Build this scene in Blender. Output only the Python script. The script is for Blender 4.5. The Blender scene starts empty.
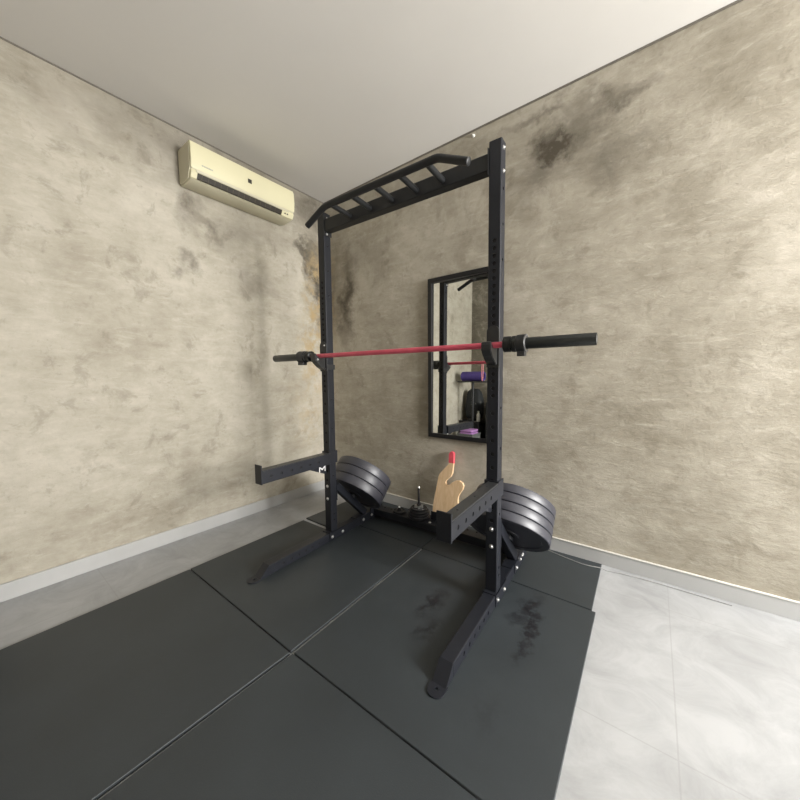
import bpy, bmesh, math, random
from mathutils import Matrix, Vector
random.seed(4)
PI = math.pi
C = bpy.context.scene.collection
S = bpy.context.scene

# ------------------------------------------------------------------ camera, world, light, exposure
YAW, PITCH, ROLL, FPX = 0.65146, -0.0727, -0.0101, 332.8
cam_d = bpy.data.cameras.new('camera')
cam_d.sensor_fit = 'HORIZONTAL'; cam_d.sensor_width = 36; cam_d.lens = FPX / 800 * 36
cam_d.clip_start = 0.02
cam = bpy.data.objects.new('camera', cam_d); C.objects.link(cam)
fw = Vector((-math.sin(YAW) * math.cos(PITCH), math.cos(YAW) * math.cos(PITCH), math.sin(PITCH)))
rt = Vector((math.cos(YAW), math.sin(YAW), 0)); up = rt.cross(fw)
r2 = rt * math.cos(ROLL) + up * math.sin(ROLL); u2 = -rt * math.sin(ROLL) + up * math.cos(ROLL)
M = Matrix((r2, u2, -fw)).transposed().to_4x4(); M.translation = Vector((1.2, -1.548, 1.16))
cam.matrix_world = M
S.camera = cam

S.view_settings.view_transform = 'Standard'; S.view_settings.look = 'None'
S.view_settings.gamma = 1; S.view_settings.use_curve_mapping = False
S.view_settings.exposure = 0.0

W = bpy.data.worlds.new('world'); S.world = W; W.use_nodes = True
W.node_tree.nodes['Background'].inputs[0].default_value = (0.80, 0.88, 1.0, 1)
W.node_tree.nodes['Background'].inputs[1].default_value = 1.0

def area(name, loc, target, sx, sy, power, col):
    l = bpy.data.lights.new(name, 'AREA'); l.shape = 'RECTANGLE'; l.size = sx; l.size_y = sy
    l.energy = power; l.color = col
    o = bpy.data.objects.new(name, l); C.objects.link(o); o.location = loc
    d = Vector(target) - Vector(loc)
    o.rotation_euler = d.to_track_quat('-Z', 'Y').to_euler()
    return o
area('doorway_daylight', (4.22, -0.06, 1.75), (-1.4, -0.03, -0.35), 1.1, 1.3, 318, (1.0, 0.985, 0.965))
area('doorway_ground_bounce', (4.22, -0.06, 0.45), (0.3, -0.4, 2.9), 1.0, 0.7, 27, (1.0, 0.97, 0.92))
area('front_fill', (0.9, -2.38, 1.45), (0.6, 0.0, 1.2), 1.1, 1.1, 1.0, (1.0, 0.98, 0.94))  # added weak fill from behind the camera, no window in this wall

# ------------------------------------------------------------------ materials
def nt(name):
    m = bpy.data.materials.new(name); m.use_nodes = True
    return m, m.node_tree, m.node_tree.nodes['Principled BSDF']
def node(t, typ, **kw):
    n = t.nodes.new(typ)
    for k, v in kw.items(): setattr(n, k, v)
    return n
def noise(t, vec, scale, detail=4, rough=.55, dist=0):
    n = node(t, 'ShaderNodeTexNoise'); n.inputs['Scale'].default_value = scale
    n.inputs['Detail'].default_value = detail; n.inputs['Roughness'].default_value = rough
    n.inputs['Distortion'].default_value = dist
    t.links.new(vec, n.inputs['Vector']); return n.outputs['Fac']
def ramp(t, fac, stops):
    r = node(t, 'ShaderNodeValToRGB'); e = r.color_ramp.elements
    while len(e) < len(stops): e.new(.5)
    for x, (p, c) in zip(e, stops):
        x.position = p; x.color = (c[0], c[1], c[2], 1) if hasattr(c, '__len__') else (c, c, c, 1)
    t.links.new(fac, r.inputs[0]); return r.outputs[0]
def mix(t, fac, a, b, mode='MIX'):
    n = node(t, 'ShaderNodeMix', data_type='RGBA', blend_type=mode)
    if hasattr(fac, 'is_linked'): t.links.new(fac, n.inputs[0])
    else: n.inputs[0].default_value = fac
    for s, i in ((a, 6), (b, 7)):
        if hasattr(s, 'is_linked'): t.links.new(s, n.inputs[i])
        else: n.inputs[i].default_value = (s[0], s[1], s[2], 1)
    return n.outputs[2]
def math_(t, op, a, b=0.0, clamp=False):
    n = node(t, 'ShaderNodeMath', operation=op); n.use_clamp = clamp
    for s, i in ((a, 0), (b, 1)):
        if hasattr(s, 'is_linked'): t.links.new(s, n.inputs[i])
        else: n.inputs[i].default_value = s
    return n.outputs[0]
def bump(t, bs, h, strength, dist=.01):
    b = node(t, 'ShaderNodeBump'); b.inputs['Strength'].default_value = strength; b.inputs['Distance'].default_value = dist
    t.links.new(h, b.inputs['Height']); t.links.new(b.outputs[0], bs.inputs['Normal'])
def simple(name, col, rough=.5, metal=0.0, var=.12, vscale=18, bmp=.05, spec=None):
    """paint / plastic / metal with slight procedural unevenness"""
    m, t, b = nt(name)
    tc = node(t, 'ShaderNodeTexCoord').outputs['Object']
    f = noise(t, tc, vscale, 5)
    lo = [c * (1 - var) for c in col]; hi = [min(1, c * (1 + var)) for c in col]
    t.links.new(ramp(t, f, [(.3, lo), (.7, hi)]), b.inputs['Base Color'])
    b.inputs['Roughness'].default_value = rough; b.inputs['Metallic'].default_value = metal
    if spec is not None: b.inputs['Specular IOR Level'].default_value = spec
    if bmp: bump(t, b, noise(t, tc, vscale * 12, 3), bmp, .002)
    return m
def spots(t, pos, lst, warp_scale=5, warp=.12):
    """stains of stain or painted shade with a place of their own on the surface: (centre, half sizes, strength)"""
    nv = node(t, 'ShaderNodeTexNoise'); nv.inputs['Scale'].default_value = warp_scale; nv.inputs['Detail'].default_value = 6
    nv.inputs['Roughness'].default_value = .65
    t.links.new(pos, nv.inputs['Vector'])
    s = node(t, 'ShaderNodeVectorMath', operation='SUBTRACT'); t.links.new(nv.outputs['Color'], s.inputs[0]); s.inputs[1].default_value = (.5, .5, .5)
    sc = node(t, 'ShaderNodeVectorMath', operation='SCALE'); t.links.new(s.outputs[0], sc.inputs[0]); sc.inputs['Scale'].default_value = warp * 4
    ad = node(t, 'ShaderNodeVectorMath', operation='ADD'); t.links.new(pos, ad.inputs[0]); t.links.new(sc.outputs[0], ad.inputs[1])
    tot = None
    for c, r, k in lst:
        a = node(t, 'ShaderNodeVectorMath', operation='SUBTRACT'); t.links.new(ad.outputs[0], a.inputs[0]); a.inputs[1].default_value = c
        d = node(t, 'ShaderNodeVectorMath', operation='DIVIDE'); t.links.new(a.outputs[0], d.inputs[0]); d.inputs[1].default_value = r
        l = node(t, 'ShaderNodeVectorMath', operation='LENGTH'); t.links.new(d.outputs[0], l.inputs[0])
        q = math_(t, 'SUBTRACT', 1.0, l.outputs['Value'], True)
        q = math_(t, 'MULTIPLY', q, k)
        tot = q if tot is None else math_(t, 'ADD', tot, q)
    return math_(t, 'MULTIPLY', tot, 1.0, True)

def concrete(name, patches, warm, base=((.17, .148, .112), (.30, .268, .215), (.40, .365, .30))):
    m, t, b = nt(name)
    pos = node(t, 'ShaderNodeNewGeometry').outputs['Position']
    big = noise(t, pos, 1.1, 6, .62, .2)
    mid = noise(t, pos, 3.8, 9, .70, .3)
    fine = noise(t, pos, 22, 6, .7)
    mp = node(t, 'ShaderNodeMapping'); mp.inputs['Scale'].default_value = (1.3, 1.3, 3.4); t.links.new(pos, mp.inputs[0])
    trowel = noise(t, mp.outputs[0], 4.6, 9, .72, .35)
    f = math_(t, 'ADD', math_(t, 'MULTIPLY', big, .42), math_(t, 'MULTIPLY', mid, .33))
    f = math_(t, 'ADD', f, math_(t, 'MULTIPLY', trowel, .25))
    col = ramp(t, f, [(.38, base[0]), (.50, base[1]), (.62, base[2])])
    # thin scraped layers, mottling, pale trowel marks and small pits
    m2 = node(t, 'ShaderNodeMapping'); m2.inputs['Scale'].default_value = (2.4, 2.4, 9.0); m2.inputs['Rotation'].default_value = (.12, .10, 0); t.links.new(pos, m2.inputs[0])
    scr = noise(t, m2.outputs[0], 2.6, 9, .72, .5)
    col = mix(t, math_(t, 'MULTIPLY', ramp(t, scr, [(.565, 0.0), (.62, 1.0)]), .20), col, (.60, .56, .48))
    mot = noise(t, pos, 6.5, 8, .68, .4)
    col = mix(t, math_(t, 'MULTIPLY', ramp(t, mot, [(.36, 1.0), (.44, 0.0)]), .34), col, (.19, .165, .12))
    pale = noise(t, pos, 2.1, 8, .7, .5)
    col = mix(t, math_(t, 'MULTIPLY', ramp(t, pale, [(.55, 0.0), (.62, 1.0)]), .30), col, (.56, .515, .435))
    marks = ramp(t, trowel, [(.60, 0.0), (.72, 1.0)])
    col = mix(t, math_(t, 'MULTIPLY', marks, .30), col, (.60, .55, .47))
    pits = ramp(t, fine, [(.28, 1.0), (.40, 0.0)])
    col = mix(t, math_(t, 'MULTIPLY', pits, .25), col, (.13, .115, .09))
    st = spots(t, pos, patches)
    st = math_(t, 'MULTIPLY', st, ramp(t, mid, [(.30, .45), (.60, 1.0)]))
    col = mix(t, st, col, (.085, .072, .052))
    if warm:
        w = spots(t, pos, warm, 11, .07)
        w = math_(t, 'MULTIPLY', w, ramp(t, noise(t, pos, 9, 6, .7), [(.42, 0.0), (.60, 1.0)]))
        col = mix(t, w, col, (.40, .30, .16))
    t.links.new(col, b.inputs['Base Color'])
    b.inputs['Roughness'].default_value = .72; b.inputs['Specular IOR Level'].default_value = .25
    bump(t, b, math_(t, 'ADD', trowel, math_(t, 'MULTIPLY', fine, .5)), .38, .014)
    return m

M_WLEFT = concrete('concrete_left',
    [((-1.48, .62, 2.25), (.4, .16, .32), 1.7), ((-1.48, .70, 1.85), (.4, .12, .34), 1.5), ((-1.48, .50, 2.36), (.4, .20, .10), 1.2),
     ((-1.48, .72, 1.3), (.4, .06, .25), .5), ((-1.48, -.53, 2.02), (.4, .10, .13), .7), ((-1.48, -.50, 2.36), (.4, .16, .14), .8), ((-1.48, -.36, 2.28), (.4, .10, .10), .6),
     ((-1.48, -.25, 2.25), (.4, .3, .16), .3), ((-1.48, .1, 2.35), (.4, .5, .12), .35), ((-1.48, -.2, 2.80), (.4, 1.6, .42), .75), ((-1.48, .60, 2.72), (.4, .30, .30), .6),
     ((-1.48, .0, 1.95), (.4, .22, .16), .45)],  # this patch paints in the pull-up bar's soft shadow
    [((-1.48, .66, 2.0), (.4, .22, .50), 1.6), ((-1.48, .62, 1.45), (.4, .28, .50), 1.3), ((-1.48, .5, .8), (.4, .3, .5), .5)],
    base=((.30, .268, .208), (.42, .388, .315), (.53, .492, .415)))
M_WBACK = concrete('concrete_back',
    [((.74, .75, 2.58), (.26, .4, .13), 1.3), ((.95, .75, 2.70), (.26, .4, .09), 1.0), ((.62, .75, 2.76), (.34, .4, .07), .7), ((.95, .75, 2.38), (.26, .4, .16), .7), ((.60, .75, 2.40), (.20, .4, .16), .5), ((.62, .75, 2.52), (.15, .4, .2), .45),
     ((-1.2, .75, 1.75), (.13, .4, .40), 1.1), ((-1.15, .75, 2.1), (.15, .4, .35), .8), ((-1.38, .75, 2.0), (.10, .4, .5), .7), ((-1.05, .75, 2.3), (.2, .4, .16), .35),
     ((-.8, .75, 2.2), (.2, .4, .3), .25), ((.45, .75, 2.4), (.12, .4, .4), .3), ((.2, .75, 2.75), (.5, .4, .1), .25), ((-.3, .75, .9), (.5, .4, .6), .12)],
    [((-1.42, .75, 1.9), (.09, .4, .6), .8)],
    base=((.26, .232, .178), (.375, .342, .275), (.49, .452, .378)))
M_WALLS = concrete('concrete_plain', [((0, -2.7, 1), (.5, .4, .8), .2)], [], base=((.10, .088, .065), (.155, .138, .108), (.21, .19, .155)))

def plain_plaster(name, col):
    m, t, b = nt(name)
    pos = node(t, 'ShaderNodeNewGeometry').outputs['Position']
    f = noise(t, pos, 1.5, 4)
    t.links.new(ramp(t, f, [(.3, [c * .96 for c in col]), (.7, col)]), b.inputs['Base Color'])
    b.inputs['Roughness'].default_value = .9; b.inputs['Specular IOR Level'].default_value = .15
    bump(t, b, noise(t, pos, 60, 3), .04, .003)
    return m
M_CEIL = plain_plaster('ceiling_paint', (.70, .68, .645))
M_GAPSHADE = simple('painted_gap_shade', (.15, .135, .11), .8)  # dark colour stands in for shade in the ceiling gap

def floor_mat():
    m, t, b = nt('pale_floor_tile')
    pos = node(t, 'ShaderNodeNewGeometry').outputs['Position']
    f = noise(t, pos, 4.5, 8, .7, 1.0); g = noise(t, pos, 1.2, 3)
    f = math_(t, 'ADD', math_(t, 'MULTIPLY', f, .65), math_(t, 'MULTIPLY', g, .35))
    col = ramp(t, f, [(.36, (.28, .285, .288)), (.5, (.345, .35, .355)), (.64, (.41, .415, .42))])
    br = node(t, 'ShaderNodeTexBrick'); br.offset = 0; br.inputs['Scale'].default_value = 1
    br.inputs['Brick Width'].default_value = .8; br.inputs['Row Height'].default_value = .8
    br.inputs['Mortar Size'].default_value = .0025; br.inputs['Mortar Smooth'].default_value = .2
    mp = node(t, 'ShaderNodeMapping'); mp.inputs['Location'].default_value = (.30, .32, 0); t.links.new(pos, mp.inputs[0])
    t.links.new(mp.outputs[0], br.inputs['Vector'])
    col = mix(t, math_(t, 'MULTIPLY', br.outputs['Fac'], .35), col, (.25, .25, .245))
    t.links.new(col, b.inputs['Base Color']); b.inputs['Roughness'].default_value = .38
    bump(t, b, f, .03, .004)
    return m
M_FLOOR = floor_mat()
M_BASE = simple('baseboard_paint', (.43, .43, .42), .45, var=.05, vscale=5, bmp=.02)
M_BASET = simple('baseboard_cap', (.60, .585, .54), .5, var=.05, vscale=5, bmp=.02)

def rubber(name, col, patches=None):
    m, t, b = nt(name)
    pos = node(t, 'ShaderNodeNewGeometry').outputs['Position']
    f = noise(t, pos, 2.2, 6, .6); g = noise(t, pos, 260, 2)
    c = ramp(t, f, [(.3, [x * .82 for x in col]), (.7, [x * 1.16 for x in col])])
    c = mix(t, math_(t, 'MULTIPLY', ramp(t, g, [(.62, 0.0), (.72, 1.0)]), .12), c, (.12, .12, .12))
    if patches:
        s = spots(t, pos, patches, 16, .05)
        s = math_(t, 'MULTIPLY', s, ramp(t, noise(t, pos, 28, 5, .7), [(.34, 0.0), (.50, 1.0)]))
        c = mix(t, s, c, (.005, .005, .008))
    t.links.new(c, b.inputs['Base Color']); b.inputs['Roughness'].default_value = .52
    b.inputs['Specular IOR Level'].default_value = .6
    bump(t, b, g, .25, .0015)
    return m
MATCOL = (.026, .032, .036)
M_MAT = rubber('rubber_mat', MATCOL, [((.35, -.17, .012), (.06, .17, .1), 1.3), ((.42, -.33, .012), (.05, .12, .1), 1.1),
    ((.76, .08, .012), (.06, .16, .1), 1.3), ((.80, -.06, .012), (.035, .16, .1), 1.3), ((.80, -.22, .012), (.03, .09, .1), 1.0), ((.72, -.05, .012), (.05, .05, .1), .8),
    ((.79, -.55, .012), (.05, .10, .1), .35)])

M_BLACK = simple('black_powder_coat', (.0125, .014, .019), .42, var=.10, vscale=30, bmp=.10, spec=.42)
M_BEAM = simple('black_powder_coat_beam', (.010, .011, .012), .5, var=.10, vscale=30, bmp=.10)
M_LINER = simple('black_plastic_liner', (.030, .031, .032), .34, bmp=.05)
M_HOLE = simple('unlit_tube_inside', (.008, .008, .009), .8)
M_BOLT = simple('zinc_bolt', (.50, .50, .49), .38, .85, var=.06, vscale=60, bmp=0)
M_BUMPER = simple('bumper_rubber', (.034, .035, .046), .45, var=.10, vscale=25, bmp=.05, spec=.8)
M_IRON = simple('black_iron', (.018, .018, .020), .35, .2, bmp=.05)
M_CHROME = simple('chrome', (.8, .8, .79), .32, 1, var=.05, bmp=0)
M_REDBAR = simple('red_anodised_shaft', (.66, .105, .16), .34, .15, var=.14, vscale=9, bmp=.12)
M_SLEEVE = simple('black_sleeve', (.020, .022, .021), .30, .4, var=.1, vscale=40, bmp=.02)
M_CAP = simple('grey_sleeve_cap', (.30, .30, .29), .4, .5)
M_RING = simple('grey_ring_highlight', (.14, .14, .14), .35, .4)  # grey tone paints in the highlight along the collar rim
M_WHITE = simple('white_print', (.75, .75, .74), .6, bmp=0)
M_GREYP = simple('grey_print', (.10, .10, .11), .6, bmp=0)
M_FRAME = simple('black_mirror_frame', (.008, .008, .009), .4, bmp=.03)
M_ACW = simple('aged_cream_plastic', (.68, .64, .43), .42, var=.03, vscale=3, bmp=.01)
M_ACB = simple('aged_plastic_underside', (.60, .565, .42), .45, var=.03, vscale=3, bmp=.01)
M_ACD = simple('dark_plastic_vent', (.035, .030, .022), .5)
M_ACV = simple('brown_plastic_vane', (.10, .085, .055), .5)
M_ACG = simple('grey_plastic_label', (.42, .42, .36), .5)

def mirror_mat():
    m, t, b = nt('mirror_glass')
    tc = node(t, 'ShaderNodeTexCoord').outputs['Object']
    t.links.new(ramp(t, noise(t, tc, 3, 3), [(.3, (.80, .82, .80)), (.7, (.85, .87, .85))]), b.inputs['Base Color'])
    b.inputs['Metallic'].default_value = 1; b.inputs['Roughness'].default_value = .015
    return m
M_MIRROR = mirror_mat()
def wood():
    m, t, b = nt('pale_plywood')
    tc = node(t, 'ShaderNodeTexCoord').outputs['Object']
    mp = node(t, 'ShaderNodeMapping'); mp.inputs['Scale'].default_value = (14, 14, 2.2); t.links.new(tc, mp.inputs[0])
    f = noise(t, mp.outputs[0], 2.0, 6, .6, 1.4)
    t.links.new(ramp(t, f, [(.3, (.56, .38, .21)), (.5, (.64, .45, .265)), (.7, (.70, .52, .33))]), b.inputs['Base Color'])
    b.inputs['Roughness'].default_value = .55; bump(t, b, f, .05, .002)
    return m
M_WOOD = wood()
M_REDP = simple('pinkish_red_paint', (.60, .075, .10), .5, bmp=.02)
M_PURPLE = simple('purple_foam', (.07, .045, .22), .6)
M_PINK = simple('pink_rubber_band', (.72, .25, .27), .55)
M_LILAC = simple('lilac_cloth', (.38, .19, .44), .85)
M_DGREY = simple('grey_plastic_crate', (.12, .125, .12), .6)
M_FAB = simple('black_nylon', (.018, .020, .022), .8, bmp=.2)
M_GREEN = simple('dark_green_rubber', (.02, .10, .05), .6)
M_WHITEP = simple('white_plastic', (.7, .7, .66), .45)
M_CABLE = simple('pale_grey_cable', (.30, .30, .29), .6, bmp=0)
M_DOORF = simple('dark_aluminium', (.05, .05, .052), .4, .5)

# ------------------------------------------------------------------ helpers
RA = 0.0409                      # the rack stands turned by this much against the room
RK = Matrix.Rotation(RA, 4, 'Z')
def thing(name, label, cat, loc=(0, 0, 0), rack=False, group=None):
    """Empty at the thing's base; rack=True: loc and the geometry below are in the rack's frame"""
    o = bpy.data.objects.new(name, None); C.objects.link(o)
    o.empty_display_size = .05
    if rack: o.matrix_world = RK @ Matrix.Translation(loc)
    else: o.location = loc
    o['label'] = label; o['category'] = cat
    if group: o['group'] = group
    o['_o'] = list(loc); ORG[o.name] = Vector(loc)
    return o
ORG = {}
def obj(name, bm, mat, parent=None, smooth=None, local=False):
    me = bpy.data.meshes.new(name)
    bmesh.ops.recalc_face_normals(bm, faces=bm.faces)
    root = parent
    while root is not None and root.parent is not None: root = root.parent
    if root is not None and not local and root.name in ORG:
        bmesh.ops.translate(bm, verts=bm.verts, vec=-ORG[root.name])
    bm.to_mesh(me); bm.free()
    o = bpy.data.objects.new(name, me); C.objects.link(o)
    for mm in (mat if isinstance(mat, (list, tuple)) else [mat]): me.materials.append(mm)
    if parent is not None: o.parent = parent
    if smooth is not None:
        for p in me.polygons: p.use_smooth = True
        try:
            me.set_sharp_from_angle(angle=smooth)
        except Exception: pass
    return o
def tag(o, label, cat, group=None):
    o['label'] = label; o['category'] = cat
    if group: o['group'] = group
    return o
def struct(o):
    o['kind'] = 'structure'; return o
def nb(): return bmesh.new()
def box(bm, x0, x1, y0, y1, z0, z1, bev=0.0, seg=2, mi=0):
    r = bmesh.ops.create_cube(bm, size=1)
    bmesh.ops.scale(bm, verts=r['verts'], vec=(x1 - x0, y1 - y0, z1 - z0))
    bmesh.ops.translate(bm, verts=r['verts'], vec=((x0 + x1) / 2, (y0 + y1) / 2, (z0 + z1) / 2))
    if bev:
        ed = {e for v in r['verts'] for e in v.link_edges}
        bmesh.ops.bevel(bm, geom=list(ed), offset=bev, segments=seg, affect='EDGES', profile=.5)
    return bm
def frame_of(d):
    d = Vector(d).normalized()
    a = Vector((0, 0, 1)) if abs(d.z) < .9 else Vector((1, 0, 0))
    x = a.cross(d).normalized(); y = d.cross(x)
    return x, y, d
def rod(bm, a, b, r, n=20, r2=None, cap=True):
    a = Vector(a); b = Vector(b); x, y, d = frame_of(b - a); r2 = r if r2 is None else r2
    A = [bm.verts.new(a + (x * math.cos(2 * PI * i / n) + y * math.sin(2 * PI * i / n)) * r) for i in range(n)]
    B = [bm.verts.new(b + (x * math.cos(2 * PI * i / n) + y * math.sin(2 * PI * i / n)) * r2) for i in range(n)]
    for i in range(n): bm.faces.new((A[i], A[(i + 1) % n], B[(i + 1) % n], B[i]))
    if cap: bm.faces.new(A[::-1]); bm.faces.new(B)
    return bm
def pipe(bm, pts, r, n=12):
    pts = [Vector(p) for p in pts]; rings = []
    px = None
    for i, p in enumerate(pts):
        d = (pts[min(i + 1, len(pts) - 1)] - pts[max(i - 1, 0)]).normalized()
        if px is None: x, y, _ = frame_of(d)
        else:
            x = (px - d * px.dot(d)).normalized(); y = d.cross(x)
        px = x
        rings.append([bm.verts.new(p + (x * math.cos(2 * PI * k / n) + y * math.sin(2 * PI * k / n)) * r) for k in range(n)])
    for a, b in zip(rings, rings[1:]):
        for k in range(n): bm.faces.new((a[k], a[(k + 1) % n], b[(k + 1) % n], b[k]))
    bm.faces.new(rings[0][::-1]); bm.faces.new(rings[-1])
    return bm
def lathe(bm, prof, n=48, mat=None):
    """prof: (radius, z) closed loop or open; about local Z; mat: 4x4"""
    rings = []
    for r, z in prof:
        rings.append([bm.verts.new((r * math.cos(2 * PI * k / n), r * math.sin(2 * PI * k / n), z)) for k in range(n)] if r > 1e-6 else [bm.verts.new((0, 0, z))])
    vs = [v for q in rings for v in q]
    for a, b in zip(rings, rings[1:]):
        for k in range(n):
            f = [a[k % len(a)], a[(k + 1) % len(a)], b[(k + 1) % len(b)], b[k % len(b)]]
            u = []
            for v in f:
                if v not in u: u.append(v)
            if len(u) > 2: bm.faces.new(u)
    if mat is not None: bmesh.ops.transform(bm, matrix=mat, verts=vs)
    return bm
def prism(bm, pts, d, f):
    """pts 2-D outline; f(u,v,w)->xyz, extruded w 0..d"""
    A = [bm.verts.new(f(u, v, 0)) for u, v in pts]; B = [bm.verts.new(f(u, v, d)) for u, v in pts]
    n = len(pts)
    for i in range(n): bm.faces.new((A[i], A[(i + 1) % n], B[(i + 1) % n], B[i]))
    bm.faces.new(A[::-1]); bm.faces.new(B)
    return bm
def holed_face(bm, w, L, holes, f, depth=.004):
    """rectangle u in [-w/2,w/2], v in [0,L] with round holes (v, r[, u]); f(u,v,inward)->xyz"""
    t = bmesh.new()
    co = [(-w / 2, 0), (w / 2, 0), (w / 2, L), (-w / 2, L)]
    vs = [t.verts.new((x, y, 0)) for x, y in co]
    for i in range(4): t.edges.new((vs[i], vs[(i + 1) % 4]))
    loops = []
    for h in holes:
        hv, r = h[0], h[1]; hu = h[2] if len(h) > 2 else 0
        ring = [t.verts.new((hu + r * math.cos(2 * PI * k / 14), hv + r * math.sin(2 * PI * k / 14), 0)) for k in range(14)]
        for k in range(14): t.edges.new((ring[k], ring[(k + 1) % 14]))
        loops.append([(v.co.x, v.co.y) for v in ring])
    bmesh.ops.triangle_fill(t, use_beauty=True, use_dissolve=False, edges=t.edges[:])
    t.verts.ensure_lookup_table(); t.verts.index_update()
    nv = [bm.verts.new(f(v.co.x, v.co.y, 0)) for v in t.verts]
    for fc in t.faces: bm.faces.new([nv[v.index] for v in fc.verts])
    t.free()
    for lp in loops:
        a = [bm.verts.new(f(x, y, 0)) for x, y in lp]; b = [bm.verts.new(f(x, y, depth)) for x, y in lp]
        for k in range(14): bm.faces.new((a[k], a[(k + 1) % 14], b[(k + 1) % 14], b[k]))
        c = bm.faces.new(b); c.material_index = 1
def tube(bm, a, b, L, mat, px=(), nx=(), py=(), ny=(), c=.004, caps=True):
    """square tube along local Z, size a (x) by b (y), chamfered long edges, holes on four faces"""
    t = bmesh.new()
    A, B = a / 2, b / 2
    holed_face(t, b - 2 * c, L, px, lambda u, v, i: (A - i, u, v))
    holed_face(t, b - 2 * c, L, nx, lambda u, v, i: (-A + i, u, v))
    holed_face(t, a - 2 * c, L, py, lambda u, v, i: (u, B - i, v))
    holed_face(t, a - 2 * c, L, ny, lambda u, v, i: (u, -B + i, v))
    for sx in (-1, 1):
        for sy in (-1, 1):
            arc = []
            for k in range(4):
                an = k / 3 * PI / 2
                arc.append((sx * (A - c + c * math.cos(an)), sy * (B - c + c * math.sin(an))))
            for p, q in zip(arc, arc[1:]):
                t.faces.new([t.verts.new((p[0], p[1], 0)), t.verts.new((q[0], q[1], 0)), t.verts.new((q[0], q[1], L)), t.verts.new((p[0], p[1], L))])
    if caps:
        for z in (0, L):
            pts = []
            for sx, sy, fl in ((1, 1, 0), (-1, 1, 1), (-1, -1, 0), (1, -1, 1)):
                r = [(sx * (A - c + c * math.cos(k / 3 * PI / 2)), sy * (B - c + c * math.sin(k / 3 * PI / 2))) for k in range(4)]
                pts += r[::-1] if fl else r
            t.faces.new([t.verts.new((x, y, z)) for x, y in pts])
    bmesh.ops.remove_doubles(t, verts=t.verts, dist=1e-5)
    bmesh.ops.recalc_face_normals(t, faces=t.faces)
    bmesh.ops.transform(t, matrix=mat, verts=t.verts)
    t.verts.index_update()
    nv = [bm.verts.new(v.co) for v in t.verts]
    for fc in t.faces:
        g = bm.faces.new([nv[v.index] for v in fc.verts]); g.material_index = fc.material_index
    t.free()
    return bm
def bolt(parent, p, d, r=.0085):
    """dome head with washer"""
    bm = nb(); x, y, n = frame_of(d)
    m = Matrix((x, y, n)).transposed().to_4x4(); m.translation = Vector(p)
    lathe(bm, [(0, .0), (r * 1.35, .0), (r * 1.35, .0015), (r, .002), (r * .95, .005), (r * .6, .0075), (0, .0082)], 14, m)
    o = obj('bolt', bm, M_BOLT, parent, smooth=.9); o['label'] = 'silver zinc bolt head'
    return o
def copy_tree(o, parent=None):
    c = o.copy(); C.objects.link(c)
    if parent is not None: c.parent = parent; c.matrix_parent_inverse = o.matrix_parent_inverse.copy()
    for ch in o.children: copy_tree(ch, c)
    return c

# ------------------------------------------------------------------ the room
XL, YB, ZC, XR, YF = -1.483, .750, 2.884, 4.30, -2.42
T = .12
bm = nb(); box(bm, XL - T, XR + T, YF - T, YB + T, -.10, 0); struct(obj('floor', bm, M_FLOOR))
bm = nb(); box(bm, XL - T, XR + T, YF - T, YB + T, ZC, ZC + .10); struct(obj('ceiling', bm, M_CEIL))
bm = nb(); box(bm, XL - T, XL, YF - T, YB + T, 0, ZC); struct(obj('wall_left', bm, M_WLEFT))
bm = nb(); box(bm, XL, XR + T, YB, YB + T, 0, ZC); struct(obj('wall_back', bm, M_WBACK))
bm = nb(); box(bm, XL, XR + T, YF - T, YF, 0, ZC); struct(obj('wall_front', bm, M_WALLS))
D0, D1, DH = -.72, .60, 2.40       # doorway in the right-hand wall
bm = nb(); box(bm, XR, XR + T, YF, D0, 0, ZC); box(bm, XR, XR + T, D1, YB, 0, ZC); box(bm, XR, XR + T, D0, D1, DH, ZC)
struct(obj('wall_right', bm, M_WALLS))
bm = nb()
box(bm, XR - .01, XR + T + .01, D0, D0 + .05, 0, DH, .003); box(bm, XR - .01, XR + T + .01, D1 - .05, D1, 0, DH, .003)
box(bm, XR - .01, XR + T + .01, D0 + .05, D1 - .05, DH - .05, DH, .003)
d1 = struct(obj('door_1', bm, M_DOORF))
# baseboards
HB = .092
bm = nb(); box(bm, XL, XL + .012, YF, YB, 0, HB, .002); struct(obj('baseboard_left', bm, M_BASE))
bm = nb(); box(bm, XL + .012, XR, YB - .010, YB, 0, HB - .006, .001); bb = struct(obj('baseboard_back', bm, M_BASE))
bm = nb(); box(bm, XL + .012, XR, YB - .014, YB, HB - .006, HB, .001); o = struct(obj('trim_3', bm, M_BASET))
# dark strips painted in for the shade of a thin gap under the ceiling
bm = nb(); box(bm, XL, XL + .004, YF, YB, ZC - .008, ZC); struct(obj('gap_shade_1', bm, M_GAPSHADE))
bm = nb(); box(bm, XL + .004, XR, YB - .005, YB, ZC - .011, ZC); struct(obj('gap_shade_2', bm, M_GAPSHADE))

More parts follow.
